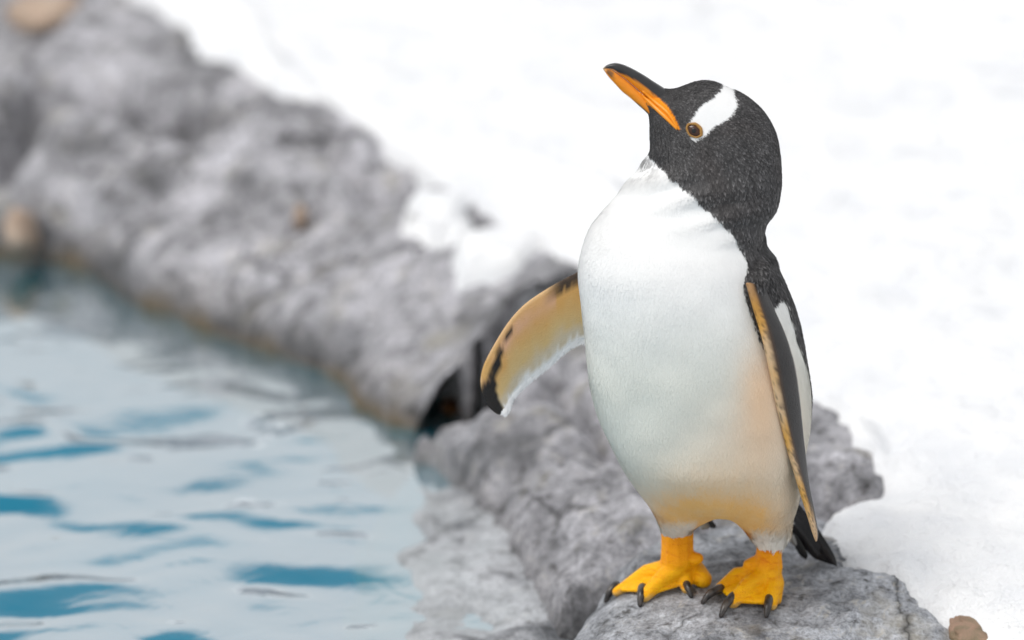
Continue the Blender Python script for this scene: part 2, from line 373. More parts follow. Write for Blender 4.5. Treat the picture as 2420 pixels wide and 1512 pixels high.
def field(name, xs, ys, h, zmin, mat_, under=None, **kw):
    X, Y = np.meshgrid(xs, ys); Z = h(X, Y); V = xyz(X, Y); V[..., 2] = np.maximum(Z, zmin - 0.02)
    if under is not None:                                  # pull the side wall in below the lip, so that the rock overhangs
        ef, amt, mask, lip = under
        e = ef(X, Y); gy, gx = np.gradient(e, ys, xs); mk = mask(X, Y)
        Z = np.where((mk > .5) & (e < 0), np.where(e > -.022, lip(X, Y) - .05, -.45), Z); V[..., 2] = np.maximum(Z, zmin - 0.02)
        sh = (np.clip(-e, 0, .2) + amt*(e < 0))*mk
        V[..., 0] += 0.06*sh; V[..., 1] += sh
    ny, nx = X.shape; I = np.arange(ny*nx).reshape(ny, nx)
    F = np.stack([I[:-1, :-1], I[:-1, 1:], I[1:, 1:], I[1:, :-1]], -1).reshape(-1, 4)
    keep = (Z.ravel()[F] > zmin).any(1); F = F[keep]
    used, inv = np.unique(F, return_inverse=True)
    return mesh_obj(name, V.reshape(-1, 3)[used], inv.reshape(-1, 4), mat_, **kw)
def gridfor(pol, res, pad=0.12, clip=None):
    a = np.array(pol); x0, y0 = a.min(0)-pad; x1, y1 = a.max(0)+pad
    if clip: x0, x1, y0, y1 = max(x0, clip[0]), min(x1, clip[1]), max(y0, clip[2]), min(y1, clip[3])
    return np.arange(x0, x1, res), np.arange(y0, y1, res)

ground = mesh_obj('ground', [(-8, -9, -.62), (9, -9, -.62), (9, 9, -.62), (-8, 9, -.62)], [(0, 1, 2, 3)], M_bed, False, kind='structure')
field('rock_bed', np.arange(-0.45, 0.9, 0.02), np.arange(-0.2, 1.6, 0.02),
      lambda x, y: -0.30 + 0.03*fbm(xyz(x, y)*9, 3, 91) - 3*np.maximum(0, -0.13-x), -0.6, M_bed, kind='structure')
xs, ys = gridfor(BANK, 0.011, clip=(-2.4, 0.75, 0.7, 3.4))
field('bank_rock', xs, ys, bank_h, -0.5, M_rock, under=(bank_e, 0.26, lambda x, y: sstep(-0.150, -0.135, x)*sstep(1.8, 1.4, y), lambda x, y: np.interp(x, CREV_X, CREV_Z)), label='long grey weathered rock bank sloping from the snow down into the pool', cat='rock')
field('boulder', *gridfor(R2, 0.007), r2_h, -0.45, M_rock_b, label='lumpy grey boulder below the dark crevice, behind the rock with the penguin', cat='rock')
field('shallow_rock', *gridfor(R3, 0.008), r3_h, -0.5, M_rock_wet, label='pale flat rock half under water at the pool edge', cat='rock')
field('boulder', *gridfor(R5, 0.008), r5_h, -0.45, M_rock_b, label='small grey rock beyond the crevice, behind the raised flipper', cat='rock')
field('boulder', *gridfor(R6, 0.008), r6_h, -0.45, M_rock_b, label='grey rock poking out of the snow behind the hanging flipper', cat='rock')
field('standing_rock', *gridfor(R4, 0.0045), r4_h, -0.5, M_rock_front, label='blue-grey rounded rock the penguin is standing on', cat='rock')

# --- snow
PATCH = [(PZ(a, b_, z), rx, ry) for a, b_, z, rx, ry in ((1050, 505, .04, .045, .06), (1195, 585, .04, .05, .06))]
def snow_h(x, y):
    p = xyz(x, y, 9.0)
    s = sdf(SNOW, x, y)
    for c, rx, ry in PATCH:
        s = np.maximum(s, np.minimum((1 - np.hypot((x-c[0])/rx, (y-c[1])/ry))*min(rx, ry)*0.8 + 0.022*fbm(p*24, 3, 75), 0.004))
    near = np.hypot(x, y) < 6
    s = s + np.where(near, 0.020*fbm(p*8, 4, 77) + 0.016*fbm(p*26, 3, 76), 0)
    r = np.where(near & (s < 0.5), all_rock(x, y), -9)
    base = np.maximum(np.where(r > -0.3, r, -9), G(x, y) - 0.02 - 0.06*sstep(0.5, -0.2, y)*sstep(0.2, 0.8, x))
    base = np.where(s > 0.45, G(x, y) - 0.02 - 0.06*sstep(0.5, -0.2, y)*sstep(0.2, 0.8, x), base)
    t = sstep(0.05, 0.45, s)
    base = base*(1-t) + t*(G(x, y) - 0.02 - 0.06*sstep(0.5, -0.2, y)*sstep(0.2, 0.8, x))
    lip = np.where(s > 0, 0.030*(1 - np.exp(-np.maximum(s, 0)/0.05)) + 0.055*(1-np.exp(-np.maximum(s, 0)/0.4)), 2.5*s)
    far = 0.02*np.maximum(np.hypot(x, y) - 4, 0) + 1.2*sstep(10, 80, np.hypot(x, y))*noise(p*0.03, 5)
    return base + lip + far + 0.025*fbm(p*2.3, 4, 78)*sstep(0, .3, s) + 0.009*fbm(p*13, 4, 79)
def warpgrid(lo, hi, a, b_, res, n):
    inner = np.arange(a, b_, res)
    left = a - np.geomspace(res*1.3, a-lo, n)[::-1] if lo < a else []
    right = inner[-1] + np.geomspace(res*1.3, hi-inner[-1], n)
    return np.concatenate([left, inner, right])
field('snow_ground', warpgrid(-190, 290, -1.3, 1.2, 0.012, 50), warpgrid(-55, 290, -0.4, 3.6, 0.014, 50), snow_h, -0.55, M_snow, kind='structure')

# --- pool
mesh_obj('pool_floor', [(-9, -9, -.25), (1.2, -9, -.25), (1.2, 6, -.25), (-9, 6, -.25)], [(0, 1, 2, 3)], M_floor, False, kind='structure')
def water_h(x, y):
    p = xyz(x, y, 2.0)
    q = np.stack([x + 0.22*y, y - 0.12*x, 0*x + 3], -1)
    w1 = 0.10*noise(q*3.1, 5)[..., None] + 0.060*noise(q*8.5, 6)[..., None]
    a = noise((q + w1)*np.array([4.3, 5.6, 1.]), 21); b2 = noise((q + w1)*np.array([8.5, 15, 1.]) + 0.4, 22)
    calm = sstep(-0.35, 0.35, noise(q*np.array([1.6, 2.0, 1]) + 3.3, 23))
    return WZ + (0.0200*a + 0.0050*b2)*(0.42 + 0.75*calm)*sstep(2.0, 0.9, y)*sstep(0.0, -0.30, x) + 0.0005*b2
field('water', np.concatenate([np.linspace(-9, -1.0, 40)[:-1], np.arange(-1.0, 0.6, 0.008), np.linspace(0.6, 1.2, 5)]),
      np.concatenate([np.linspace(-9, -0.1, 30)[:-1], np.arange(-0.1, 2.4, 0.008), np.linspace(2.4, 6, 12)]), water_h, -5, M_water, kind='structure')

# --- loose stones
def pebble(name, c, r, mat_, seed, label):
    g = np.random.default_rng(seed); v = g.normal(size=(15, 3)); v /= np.linalg.norm(v, axis=1)[:, None]
    bm = bmesh.new(); pts = [bm.verts.new(q*np.array(r)*(.85+.3*g.random())) for q in v]
    res = bmesh.ops.convex_hull(bm, input=pts); bmesh.ops.delete(bm, geom=[q for q in res['geom_interior'] if isinstance(q, bmesh.types.BMVert)], context='VERTS')
    bmesh.ops.bevel(bm, geom=list(bm.edges), offset=min(r)*.22, segments=2, affect='EDGES', clamp_overlap=True)
    bm.verts.index_update(); vv = np.array([q.co for q in bm.verts]); f = [[q.index for q in fc.verts] for fc in bm.faces]; bm.free()
    mesh_obj(name, vv + np.array(c), f, mat_, label=label, cat='stone')
def on_bank(dx, dy, up):
    x0, y0 = seat(dx, dy, 0.0); return np.array([x0, y0, float(bank_core(np.array([x0]), np.array([y0]))[0]) + up])
pebble('stone', PZ(2284, 1500, -.056), (.042, .06, .032), M_brown, 21, 'small reddish-brown stone between the penguin rock and the snow')
pebble('stone', PZ(60, 535, -.085), (.035, .06, .05), M_tan, 5, 'tan stone lodged at the waterline of the rock bank')
pebble('stone', on_bank(120, -12, -.012), (.09, .10, .032), M_tan, 8, 'flat pinkish stone on top of the rock bank')
pebble('stone', on_bank(712, 412, .0), (.028, .05, .022), M_tan, 9, 'small pale tan stone in a hollow of the rock bank')
c = PZ(1060, 985, -0.16); pebble('stone', c, (.03, .05, .03), stone_material('rust_stone', (0.25, 0.09, 0.02), (0.35, 0.14, 0.03)), 12, 'rusty orange stone deep in the dark crevice')

# ------------------------------------------------------------------ penguin
YB = 0.06
def surf(dx, dy, h=0.0):                                   # where a sight line meets the penguin's rock, h above it
    z = 0.0
    for _ in range(30):
        q = PZ(dx, dy, z); z = float(r4_h(np.array([q[0]]), np.array([q[1]]))[0]) + h
    return PZ(dx, dy, z)
base = surf(1700, 1400)
peng = bpy.data.objects.new('penguin', None); peng.location = base
link(peng, label='black and white penguin with orange beak and feet, one flipper raised', cat='penguin')
from mathutils import Matrix
Mi[peng.name] = Matrix.Translation(Vector(base)).inverted()

# one plumage coordinate pair for any body point, in the units of the measured outline
S1 = P(1210.5, 756, YB); S2 = P(1211.5, 756, YB); S3 = P(1210.5, 757, YB)
UX = S2[0]-S1[0]; UZ = S1[2]-S3[2]; TP = math.tan(PITCH)
def plume_xy(v, mirror=False):
    y = v[:, 1]
    yy = YB - np.abs(y - YB) if mirror else y
    sc = (CAM[1]*-1 + YB) / (CAM[1]*-1 + yy)
    xx = v[:, 0]*sc
    r = (v[:, 2]-CAM[2]) / (yy - CAM[1])
    ang = (r*math.cos(PITCH) + math.sin(PITCH)) / (math.cos(PITCH) - r*math.sin(PITCH))
    return (xx/UX + 1209.5), (756 - ang*FPX/K)

RINGS = [  # left edge, right edge, half depth, depth offset
    (1650, 1205, 1800, 1205, .015, .03), (1580, 1204, 1850, 1208, .036, .03), (1537, 1192, 1880, 1196, .064, .02), (1509, 1162, 1889, 1165, .095, .006),
    (1455, 1075, 1901, 1075, .126, 0), (1412, 978, 1915, 985, .134, 0), (1388, 870, 1908, 870, .136, 0), (1375, 740, 1882, 745, .132, 0),
    (1367, 655, 1850, 660, .126, 0), (1371, 605, 1824, 605, .119, 0), (1390, 553, 1804, 568, .108, 0), (1420, 510, 1800, 550, .097, 0),
    (1455, 470, 1808, 533, .088, 0), (1485, 430, 1822, 510, .080, 0), (1515, 392, 1835, 480, .074, 0), (1536, 368, 1842, 445, .068, 0),
    (1538, 350, 1845, 400, .062, 0), (1537, 335, 1842, 355, .057, 0), (1536, 318, 1833, 308, .052, 0), (1535, 302, 1812, 272, .047, 0),
    (1534, 290, 1780, 242, .042, 0), (1532, 278, 1745, 220, .037, 0), (1530, 271, 1712, 204, .032, 0), (1527, 265, 1685, 194, .0275, 0),
    (1523, 260, 1655, 194, .0225, 0), (1517, 255, 1622, 204, .0175, 0), (1508, 247, 1592, 210, .0135, 0), (1498, 240, 1566, 206, .0105, 0)]
def catmull(A, t):
    n = len(A); i = min(int(t), n-2); f = t-i
    p0, p1, p2, p3 = A[max(i-1, 0)], A[i], A[i+1], A[min(i+2, n-1)]
    return 0.5*(2*p1 + (p2-p0)*f + (2*p0-5*p1+4*p2-p3)*f*f + (3*p1-p0-3*p2+p3)*f**3)
def loft(rings, name):                                     # rings: list of (n,3)
    n = len(rings[0]); V = np.concatenate(rings); F = []
    for i in range(len(rings)-1):
        for j in range(n):
            F.append((i*n+j, i*n+(j+1) % n, (i+1)*n+(j+1) % n, (i+1)*n+j))
    F.append(tuple(range(n))[::-1]); F.append(tuple(range((len(rings)-1)*n, len(rings)*n)))
    return V, F
A = np.array(RINGS, float); rings = []
th = np.linspace(0, 2*np.pi, 72, endpoint=False)
for t in np.linspace(0, len(A)-1, 190):
    lx, ly, rx, ry, bd, yo = catmull(A, t)
    L = P(lx, ly, YB); R = P(rx, ry, YB); c = (L+R)/2; a = (R-L)/2
    ct, st = np.cos(th), np.sin(th)
    e = 0.94
    rings.append(c + a*(np.sign(ct)*np.abs(ct)**e)[:, None] + np.array([0, bd, 0])*(np.sign(st)*np.abs(st)**e)[:, None] + np.array([0, yo, 0]))
def hull(bm, spheres, sub=2):
    pts = []
    for c, r in spheres:
        t = bmesh.new(); bmesh.ops.create_icosphere(t, subdivisions=sub, radius=r)
        pts += [bm.verts.new(Vector(c) + v.co) for v in t.verts]; t.free()
    res = bmesh.ops.convex_hull(bm, input=pts)
    bmesh.ops.delete(bm, geom=[g for g in res['geom_interior'] if isinstance(g, bmesh.types.BMVert)], context='VERTS')
def remeshed(name, bm, voxel, smooth, factor=0.5):
    me = bpy.data.meshes.new(name + '_raw'); bm.to_mesh(me); bm.free()
    o = bpy.data.objects.new(name + '_raw', me); COL.objects.link(o)
    r = o.modifiers.new('r', 'REMESH'); r.mode = 'VOXEL'; r.voxel_size = voxel
    s = o.modifiers.new('s', 'SMOOTH'); s.factor = factor; s.iterations = smooth
    dg = bpy.context.evaluated_depsgraph_get()
    out = bpy.data.meshes.new_from_object(o.evaluated_get(dg))
    bpy.data.objects.remove(o); bpy.data.meshes.remove(me)
    out.polygons.foreach_set('use_smooth', np.ones(len(out.polygons), bool)); out.name = name
    return out

# feet positions first: legs of the body mesh end in them
ankA = surf(1600, 1322, .036); ankB = surf(1813, 1338, .034)
YA, YBf = ankA[1], ankB[1]
bm = bmesh.new()
V, F = loft(rings, 'body')
bv = [bm.verts.new(v) for v in V]
for f in F: bm.faces.new([bv[i] for i in f])
hull(bm, [(P(1628, 1130, YB-.025), .062), (P(1600, 1215, YA-.004), .029)]); hull(bm, [(P(1600, 1210, YA), .031), (P(1600, 1240, YA), .0235)])
hull(bm, [(P(1785, 1130, YB-.03), .064), (P(1818, 1232, YBf), .030)]); hull(bm, [(P(1818, 1225, YBf), .034), (P(1822, 1270, YBf), .0215)])
hull(bm, [(P(1785, 674, -.026), .014), (P(1788, 640, .0), .016)])       # shoulder over the hanging flipper
hull(bm, [(P(1760, 1080, .12), .06), (P(1850, 1180, .19), .025)])       # rump
body_me = remeshed('body', bm, 0.0026, 18)

def inpoly(pl, x, y):
    return sdf(pl, x, y)
BLACK_NEAR = [(1533, 366), (1551, 384), (1577, 409), (1610, 432), (1635, 455), (1656, 478), (1678, 496), (1699, 514), (1724, 541), (1742, 569), (1755, 597), (1764, 623),
              (1764, 640), (1757, 660), (1756, 686), (1764, 712), (1780, 760), (1803, 815), (1808, 727), (1820, 727), (1830, 710), (1841, 703), (1849, 703), (1857, 718),
              (1867, 747), (1878, 782), (1890, 819), (1900, 843), (1909, 868), (1918, 890), (2100, 900), (2100, 100), (1350, 100), (1500, 300)]
BAND = [(1697, 170), (1697, 202), (1690, 216), (1672, 231), (1655, 243), (1638, 257), (1630, 271), (1622, 283), (1619, 296), (1617, 312), (1628, 329), (1642, 333), (1655, 324), (1663, 317), (1672, 307), (1685, 297), (1700, 290), (1715, 281), (1727, 264), (1733, 246), (1728, 226), (1722, 208), (1722, 170)]
UPPER_OR = [(1530, 220), (1551, 228), (1576, 256), (1588, 274), (1602, 304), (1600, 309), (1590, 300), (1569, 279), (1550, 262), (1515, 240)]
def plumage(v):
    x, y = plume_xy(v); xm, ym = plume_xy(v, True)
    n1 = fbm(v*55, 3, 101); n2 = fbm(v*190, 2, 102)
    front = v[:, 1] < YB + 0.004
    j = 3.2*n1 + 2.6*n2
    near = sstep(-1.5, 1.5, inpoly(BLACK_NEAR, x, y) + j)
    headz = sstep(560, 500, ym)
    nearm = sstep(-1.5, 1.5, inpoly(BLACK_NEAR, xm, ym) + j)
    xc = 1640 + (y-800)*0.06
    ang = np.degrees(np.arctan2(v[:, 1]-YB, (v[:, 0] - P(1645, 800, YB)[0])))
    a0 = -8 + np.clip((y-884), 0, 400)*0.10
    far = sstep(-3, 3, ang - a0 + 2*n1)*sstep(3, -3, ang - 138 + 2*n1)*sstep(1240, 1200, y+4*n1)
    far = np.where(y < 880, np.maximum(far, np.where(ang < 40, nearm, 0)), far)
    bk = np.where(front, near, far*(1-headz) + nearm*headz)
    streak = fbm(v*np.array([75, 75, 13.]), 3, 107)
    white = np.array([0.86, 0.86, 0.855]) * (1 + 0.015*n1 + 0.05*streak*sstep(600, 760, y))[:, None]
    # warm staining of the lower belly and the flank under the wing
    def blob(cx, cy, rx, ry): return np.exp(-(((x-cx)/rx)**2 + ((y-cy)/ry)**2))
    st = np.clip(0.85*blob(1625, 1222, 105, 58) + 0.75*blob(1780, 1230, 85, 62) + 0.42*blob(1690, 1180, 190, 100), 0, 1)*(0.95+0.08*n1)
    st = np.where(front, np.clip(st*(1 + 0.18*streak), 0, 0.95), 0.0)*sstep(1330, 1290, y)*np.where(v[:, 1] < 0.12, 1, 0)
    pe = np.where(front, 0.5*blob(1795, 890, 50, 90) + 0.45*blob(1815, 990, 75, 120) + 0.32*blob(1770, 1060, 130, 120), 0)
    cr = sstep(620, 950, y)*1.0  # grey-green shade of the lower belly, painted into the white plumage
    w_ = white*(1-cr[:, None]) + np.array([0.70, 0.71, 0.65])*cr[:, None]
    w_ = w_*(1-pe[:, None]) + np.array([0.84, 0.56, 0.34])*pe[:, None]
    w_ = w_*(1-st[:, None]) + np.array([0.94, 0.52, 0.16])*st[:, None]
    cuff = np.clip(sstep(62, 45, np.abs(x-1600))*sstep(1222, 1245, y + 6*n2) + sstep(62, 45, np.abs(x-1825))*sstep(1240, 1265, y + 6*n2), 0, 1)[:, None]*0.85; w_ = w_*(1-cuff) + np.array([0.85, 0.82, 0.76])*cuff
    dk = np.array([0.050, 0.048, 0.049]) * (1 + 0.4*n1)[:, None] + 0.0
    brown = sstep(0.0, 0.8, fbm(v*14, 2, 103))[:, None]*0.5
    dk = dk*(1-brown) + np.array([0.040, 0.030, 0.027])*brown
    c = w_*(1-bk[:, None]) + dk*bk[:, None]
    # grey bib under the chin
    gb = np.exp(-(((xm-1520)/38)**2 + ((ym-388)/30)**2))*sstep(0.2, -0.3, n2 + 0.5*n1 - 0.1)*0.75
    gb = np.where(ym > 350, gb, 0)*(1-bk); c = c*(1-gb[:, None]) + np.array([0.16, 0.155, 0.16])*gb[:, None]
    # head band and bill edge
    hb = sstep(-1.2, 1.2, inpoly(BAND, xm, ym) + 2.4*n2 + 1.2*n1)*np.where(ym < 345, 1, 0)
    c = c*(1-hb[:, None]) + np.array([0.88, 0.88, 0.88])*hb[:, None]
    ob = sstep(-0.8, 0.8, inpoly(UPPER_OR, xm, ym) + 0.6*n2)*np.where(ym < 330, 1, 0)
    c = c*(1-ob[:, None]) + np.array([0.85, 0.27, 0.008])*ob[:, None]
    return np.clip(c, 0.004, 0.95), bk*(1-hb), ob
bvts = verts_of(body_me)
ed = np.empty(len(body_me.edges)*2, np.int32); body_me.edges.foreach_get('vertices', ed); ed = ed.reshape(-1, 2)   # blend belly into thighs
deg = np.bincount(ed.ravel(), minlength=len(bvts))[:, None]
_, py = plume_xy(bvts); wsm = (sstep(1120, 1165, py)*sstep(1262, 1235, py))[:, None]*0.55
for _ in range(90):
    acc = np.stack([np.bincount(ed[:, 0], bvts[ed[:, 1], k], len(bvts)) + np.bincount(ed[:, 1], bvts[ed[:, 0], k], len(bvts)) for k in range(3)], 1)
    bvts = bvts + wsm*(acc/deg - bvts)
body_me.vertices.foreach_set('co', bvts.astype(np.float32).ravel()); body_me.update()
bnor = normals_of(body_me)
# soft folds: the neck crease and the swell of the breast
x_, y_ = plume_xy(bvts)
fold = 0.0018*np.sin((y_ + 0.28*(x_-1600) + 14*fbm(bvts*12, 2, 5))/10.5)*np.exp(-((y_-(430+0.5*(x_-1560)))/60)**2)
lump = 0.003*fbm(bvts*11, 2, 6)
bvts = bvts + bnor*(fold + lump)[:, None]
body_me.vertices.foreach_set('co', bvts.astype(np.float32).ravel()); body_me.update()
colr, bkk, obb = plumage(bvts)
set_col(body_me, colr)
body_me.materials.append(M_body)
body = link(bpy.data.objects.new('body', body_me), parent=peng)
bnor = normals_of(body_me)
tris = []
for p in body_me.polygons:
    q = p.vertices
    tris.append((q[0], q[1], q[2]))
    if len(q) == 4: tris.append((q[0], q[2], q[3]))
tris = np.array(tris)
BVH = [BVHTree.FromPolygons([tuple(v) for v in bvts], tris.tolist())]
def on_body(dx, dy):
    r = ray(dx, dy)
    hs_ = [t.ray_cast(Vector(CAM), Vector(r/np.linalg.norm(r))) for t in BVH]
    h = min((q for q in hs_ if q[0] is not None), key=lambda q: q[3])
    return np.array(h[0]), np.array(h[1])

# feathers: small overlapping blades lying along the body
def make_feathers(n):
    a, b_, c = bvts[tris[:, 0]], bvts[tris[:, 1]], bvts[tris[:, 2]]
    ar = np.linalg.norm(np.cross(b_-a, c-a), axis=1)
    zz = (a[:, 2])
    wgt = ar*np.where(zz > 0.44, 2.2, 1.0)
    ti = rng.choice(len(tris), n, p=wgt/wgt.sum())
    u, v = rng.random(n), rng.random(n); s = u+v > 1; u[s] = 1-u[s]; v[s] = 1-v[s]
    p = a[ti]*(1-u-v)[:, None] + b_[ti]*u[:, None] + c[ti]*v[:, None]
    nr = bnor[tris[ti, 0]]*(1-u-v)[:, None] + bnor[tris[ti, 1]]*u[:, None] + bnor[tris[ti, 2]]*v[:, None]
    nr /= np.linalg.norm(nr, axis=1)[:, None] + 1e-9
    col, bk, ob = plumage(p)
    x, y = plume_xy(p, True)
    keep = (ob < 0.2) & (np.hypot(x-1640, y-308) > 17) & (y < 1290)
    eyeR = 0
    tip = P(1440, 165, YB)
    away = p - tip; away /= np.linalg.norm(away, axis=1)[:, None]
    down = np.array([0.03, 0, -1.0])
    hw = sstep(470, 300, y)[:, None]
    fl = away*hw + down*(1-hw)
    fl = fl - nr*(fl*nr).sum(1)[:, None]; fl /= np.linalg.norm(fl, axis=1)[:, None] + 1e-9
    jit = rng.normal(0, 0.16, n)[:, None]; sd = np.cross(nr, fl); fl = fl + sd*jit; fl /= np.linalg.norm(fl, axis=1)[:, None]; sd = np.cross(nr, fl)
    head = hw[:, 0]
    face = sstep(1640, 1570, x)*sstep(330, 250, y)
    ln = (0.0066 - 0.0028*head)*(0.7 + 0.6*rng.random(n))*(1 - 0.45*face)
    ln = np.where((bk > 0.5) & (head < 0.3), ln*1.25, ln)
    cuffs = sstep(1222, 1250, y); ln = ln*(1 + 1.3*cuffs*rng.random(n))
    wd = ln*(0.15 + 0.10*rng.random(n))*np.where(bk > 0.5, 1.0, 0.8)
    lift = ln*np.where(bk > 0.5, 0.10 + 0.14*rng.random(n), 0.012 + 0.025*rng.random(n))
    lift = lift + cuffs*0.0012
    wd = wd*(1 - 0.4*cuffs)
    p0 = p - nr*0.0004 - fl*(ln*0.2)[:, None]; tip_ = p + fl*ln[:, None] + nr*lift[:, None]
    md = p + fl*(ln*0.45)[:, None] + nr*(lift*0.75)[:, None]
    Vt = np.stack([p0, md - sd*wd[:, None], tip_, md + sd*wd[:, None]], 1)
    br = rng.random(n)
    dark = bk > 0.5
    tipc = np.where(dark[:, None], col*(0.8 + 2.4*(br**2.5)[:, None]) + 0.07*(br[:, None]**5), col*(0.985 + 0.03*br[:, None]))
    rootc = np.where(dark[:, None], col*0.6, col*0.99)
    midc = np.where(dark[:, None], col*(0.7 + 0.7*br[:, None]), col*(0.985 + 0.03*br[:, None]))
    C = np.clip(np.stack([rootc, midc, tipc, midc], 1), 0, 0.93)
    Vt, C = Vt[keep], C[keep]; k = len(Vt)
    I = np.arange(k*4).reshape(k, 4)
    Fq = np.concatenate([I[:, [0, 1, 2]], I[:, [0, 2, 3]]])
    return Vt.reshape(-1, 3), Fq, C.reshape(-1, 3)
fv, ff, fc = make_feathers(230000)
mesh_obj('plumage', fv, ff, M_feather, False, fc, parent=peng, kind='stuff')

# ---- beak
ST = [((1424, 162), (1424, 163), (1425, 164), .0006), ((1432, 155), (1432, 161), (1430, 171), .0028), ((1446, 150), (1444, 163), (1440, 184), .0044), ((1461, 150), (1459, 173), (1454, 199), .0058),
      ((1480, 156), (1482, 190), (1470, 216), .0070), ((1504, 168), (1504, 209), (1488, 230), .0082), ((1526, 181), (1526, 229), (1506, 246), .0094), ((1547, 195), (1547, 248), (1523, 261), .0108), ((1566, 207), (1566, 262), (1538, 276), .0120), ((1586, 222), (1580, 266), (1552, 282), .0125)]
def mandible(upper):
    rg, cl = [], []
    AA = np.array([[*s[0], *s[1], *s[2], s[3]] for s in ST], float)
    for t in np.linspace(0, len(ST)-1, 46):
        q = catmull(AA, t); C0, Gp, B0, hw = P(q[0], q[1], YB), P(q[2], q[3], YB), P(q[4], q[5], YB), max(q[6], .0004)
        a = np.linspace(0, np.pi, 15)
        T, E = (C0, Gp) if upper else (B0, Gp)
        c_ = [] 
        sidep = np.sin(a)**0.8 * hw
        f = (1 - np.cos(a))/2
        half = np.stack([T + (E-T)*ff_*0.985 - np.array([0, s_, 0]) for ff_, s_ in zip(f, sidep*(1.0 if upper else 0.96))])
        other = half.copy(); other[:, 1] = 2*YB - other[:, 1]
        r = np.concatenate([half, other[::-1][1:-1]]); rg.append(r)
        fall = np.concatenate([f, f[::-1][1:-1]])
        nn = fbm(r*90, 3, 200 if upper else 201)
        orange = np.array([0.86, 0.27, 0.006]) + 0*nn[:, None]
        orange = orange*(1 + 0.12*nn[:, None]) 
        black = np.array([0.022, 0.021, 0.022]) + 0.02*np.abs(nn)[:, None]
        horn = np.array([0.55, 0.40, 0.20])
        if upper:
            bound = np.interp(t, [0, 2, 3, 4, 5, 6, 7, 9], [0.85, 0.8, 0.80, 0.62, 0.50, 0.47, 0.5, 0.6])
            k_ = sstep(bound-0.05, bound+0.05, fall + 0.05*nn)
            if t < 2.2: k_ = k_*sstep(1.6, 2.6, t)
            cc = black*(1-k_[:, None]) + orange*k_[:, None]
            tp = sstep(0.9, 0.1, t + nn*0.3)[:, None]*0.8
            rim = sstep(0.86, 0.95, fall)[:, None]*sstep(3.4, 2.4, t)*sstep(0.3, 1.0, t)
            cc = cc*(1-tp) + horn*tp; cc = cc*(1-rim) + np.array([0.85, 0.8, 0.72])*rim
        else:
            dkb = sstep(0.28, 0.10, fall + 0.12*nn)*sstep(5.2, 6.2, t + nn*0.4) + sstep(1.0, 1.4, t)*sstep(2.9, 2.2, t + nn*.3)*sstep(0.15, 0.4, fall)*sstep(1.0, 0.75, fall)*0.8
            dkb = np.clip(dkb, 0, 1)
            cc = orange*(1-dkb[:, None]) + np.array([0.06, 0.045, 0.03])*dkb[:, None]
            tp = sstep(1.4, 0.5, t)*np.ones((len(r), 1))*0.8; cc = cc*(1-tp) + np.array([0.5, 0.38, 0.22])*tp
            rim = sstep(0.88, 0.97, fall)[:, None]*0.5; cc = cc*(1-rim) + np.array([0.85, 0.52, 0.2])*rim
        cl.append(np.clip(cc, 0.003, 0.9))
    V, F = loft(rg, 'm'); return V, F, np.concatenate(cl)
V, F, C = mandible(True)
beak = mesh_obj('beak', V, F, M_beak, True, C, parent=peng, label='orange and black pointed beak')
Mi[beak.name] = Matrix.Identity(4)
V, F, C = mandible(False)
lm = mesh_obj('lower_mandible', V, F, M_beak, True, C, parent=beak)
for o in (beak, lm): BVH.append(BVHTree.FromPolygons([tuple(v) for v in verts_of(o.data)], [tuple(p.vertices) for p in o.data.polygons]))
def tube(pts, rad, n=12, flat=None):
    pts = np.array(pts, float); m = len(pts); rg = []
    ref = np.array([0.13, 0.05, 1.0])
    for i in range(m):
        t = pts[min(i+1, m-1)] - pts[max(i-1, 0)]; t /= np.linalg.norm(t) + 1e-12
        s = np.cross(t, ref); s /= np.linalg.norm(s) + 1e-9; u = np.cross(s, t)
        a = np.linspace(0, 2*np.pi, n, endpoint=False)
        rg.append(pts[i] + rad[i]*(np.cos(a)[:, None]*s + np.sin(a)[:, None]*u))
    return loft(rg, 't')
for nm, line, rr in (('mouth_corner', [(1518, 214), (1537, 232), (1555, 247), (1571, 260), (1584, 274), (1592, 288), (1601, 305)], [.0008, .0018, .0022, .0022, .002, .0018, .001]),
                     ('mouth_corner', [(1508, 217), (1529, 236), (1547, 253), (1563, 268), (1578, 282), (1590, 295), (1600, 306)], [.0008, .0022, .0026, .0027, .0025, .002, .001])):
    ln = np.array(line, float); pts = []
    for t in np.linspace(0, len(ln)-1, 22):
        q = catmull(ln, t); h, nn = on_body(q[0], q[1]); pts.append(h)
    pts = np.array(pts)
    for _ in range(3): pts[1:-1] = (pts[:-2]+2*pts[1:-1]+pts[2:])/4
    r_ = np.interp(np.linspace(0, 1, len(pts)), np.linspace(0, 1, len(rr)), rr)
    V, F = tube(pts, r_)
    cc = np.tile([0.86, 0.29, 0.008], (len(V), 1))
    mesh_obj(nm, V, F, M_beak, True, cc, parent=beak)
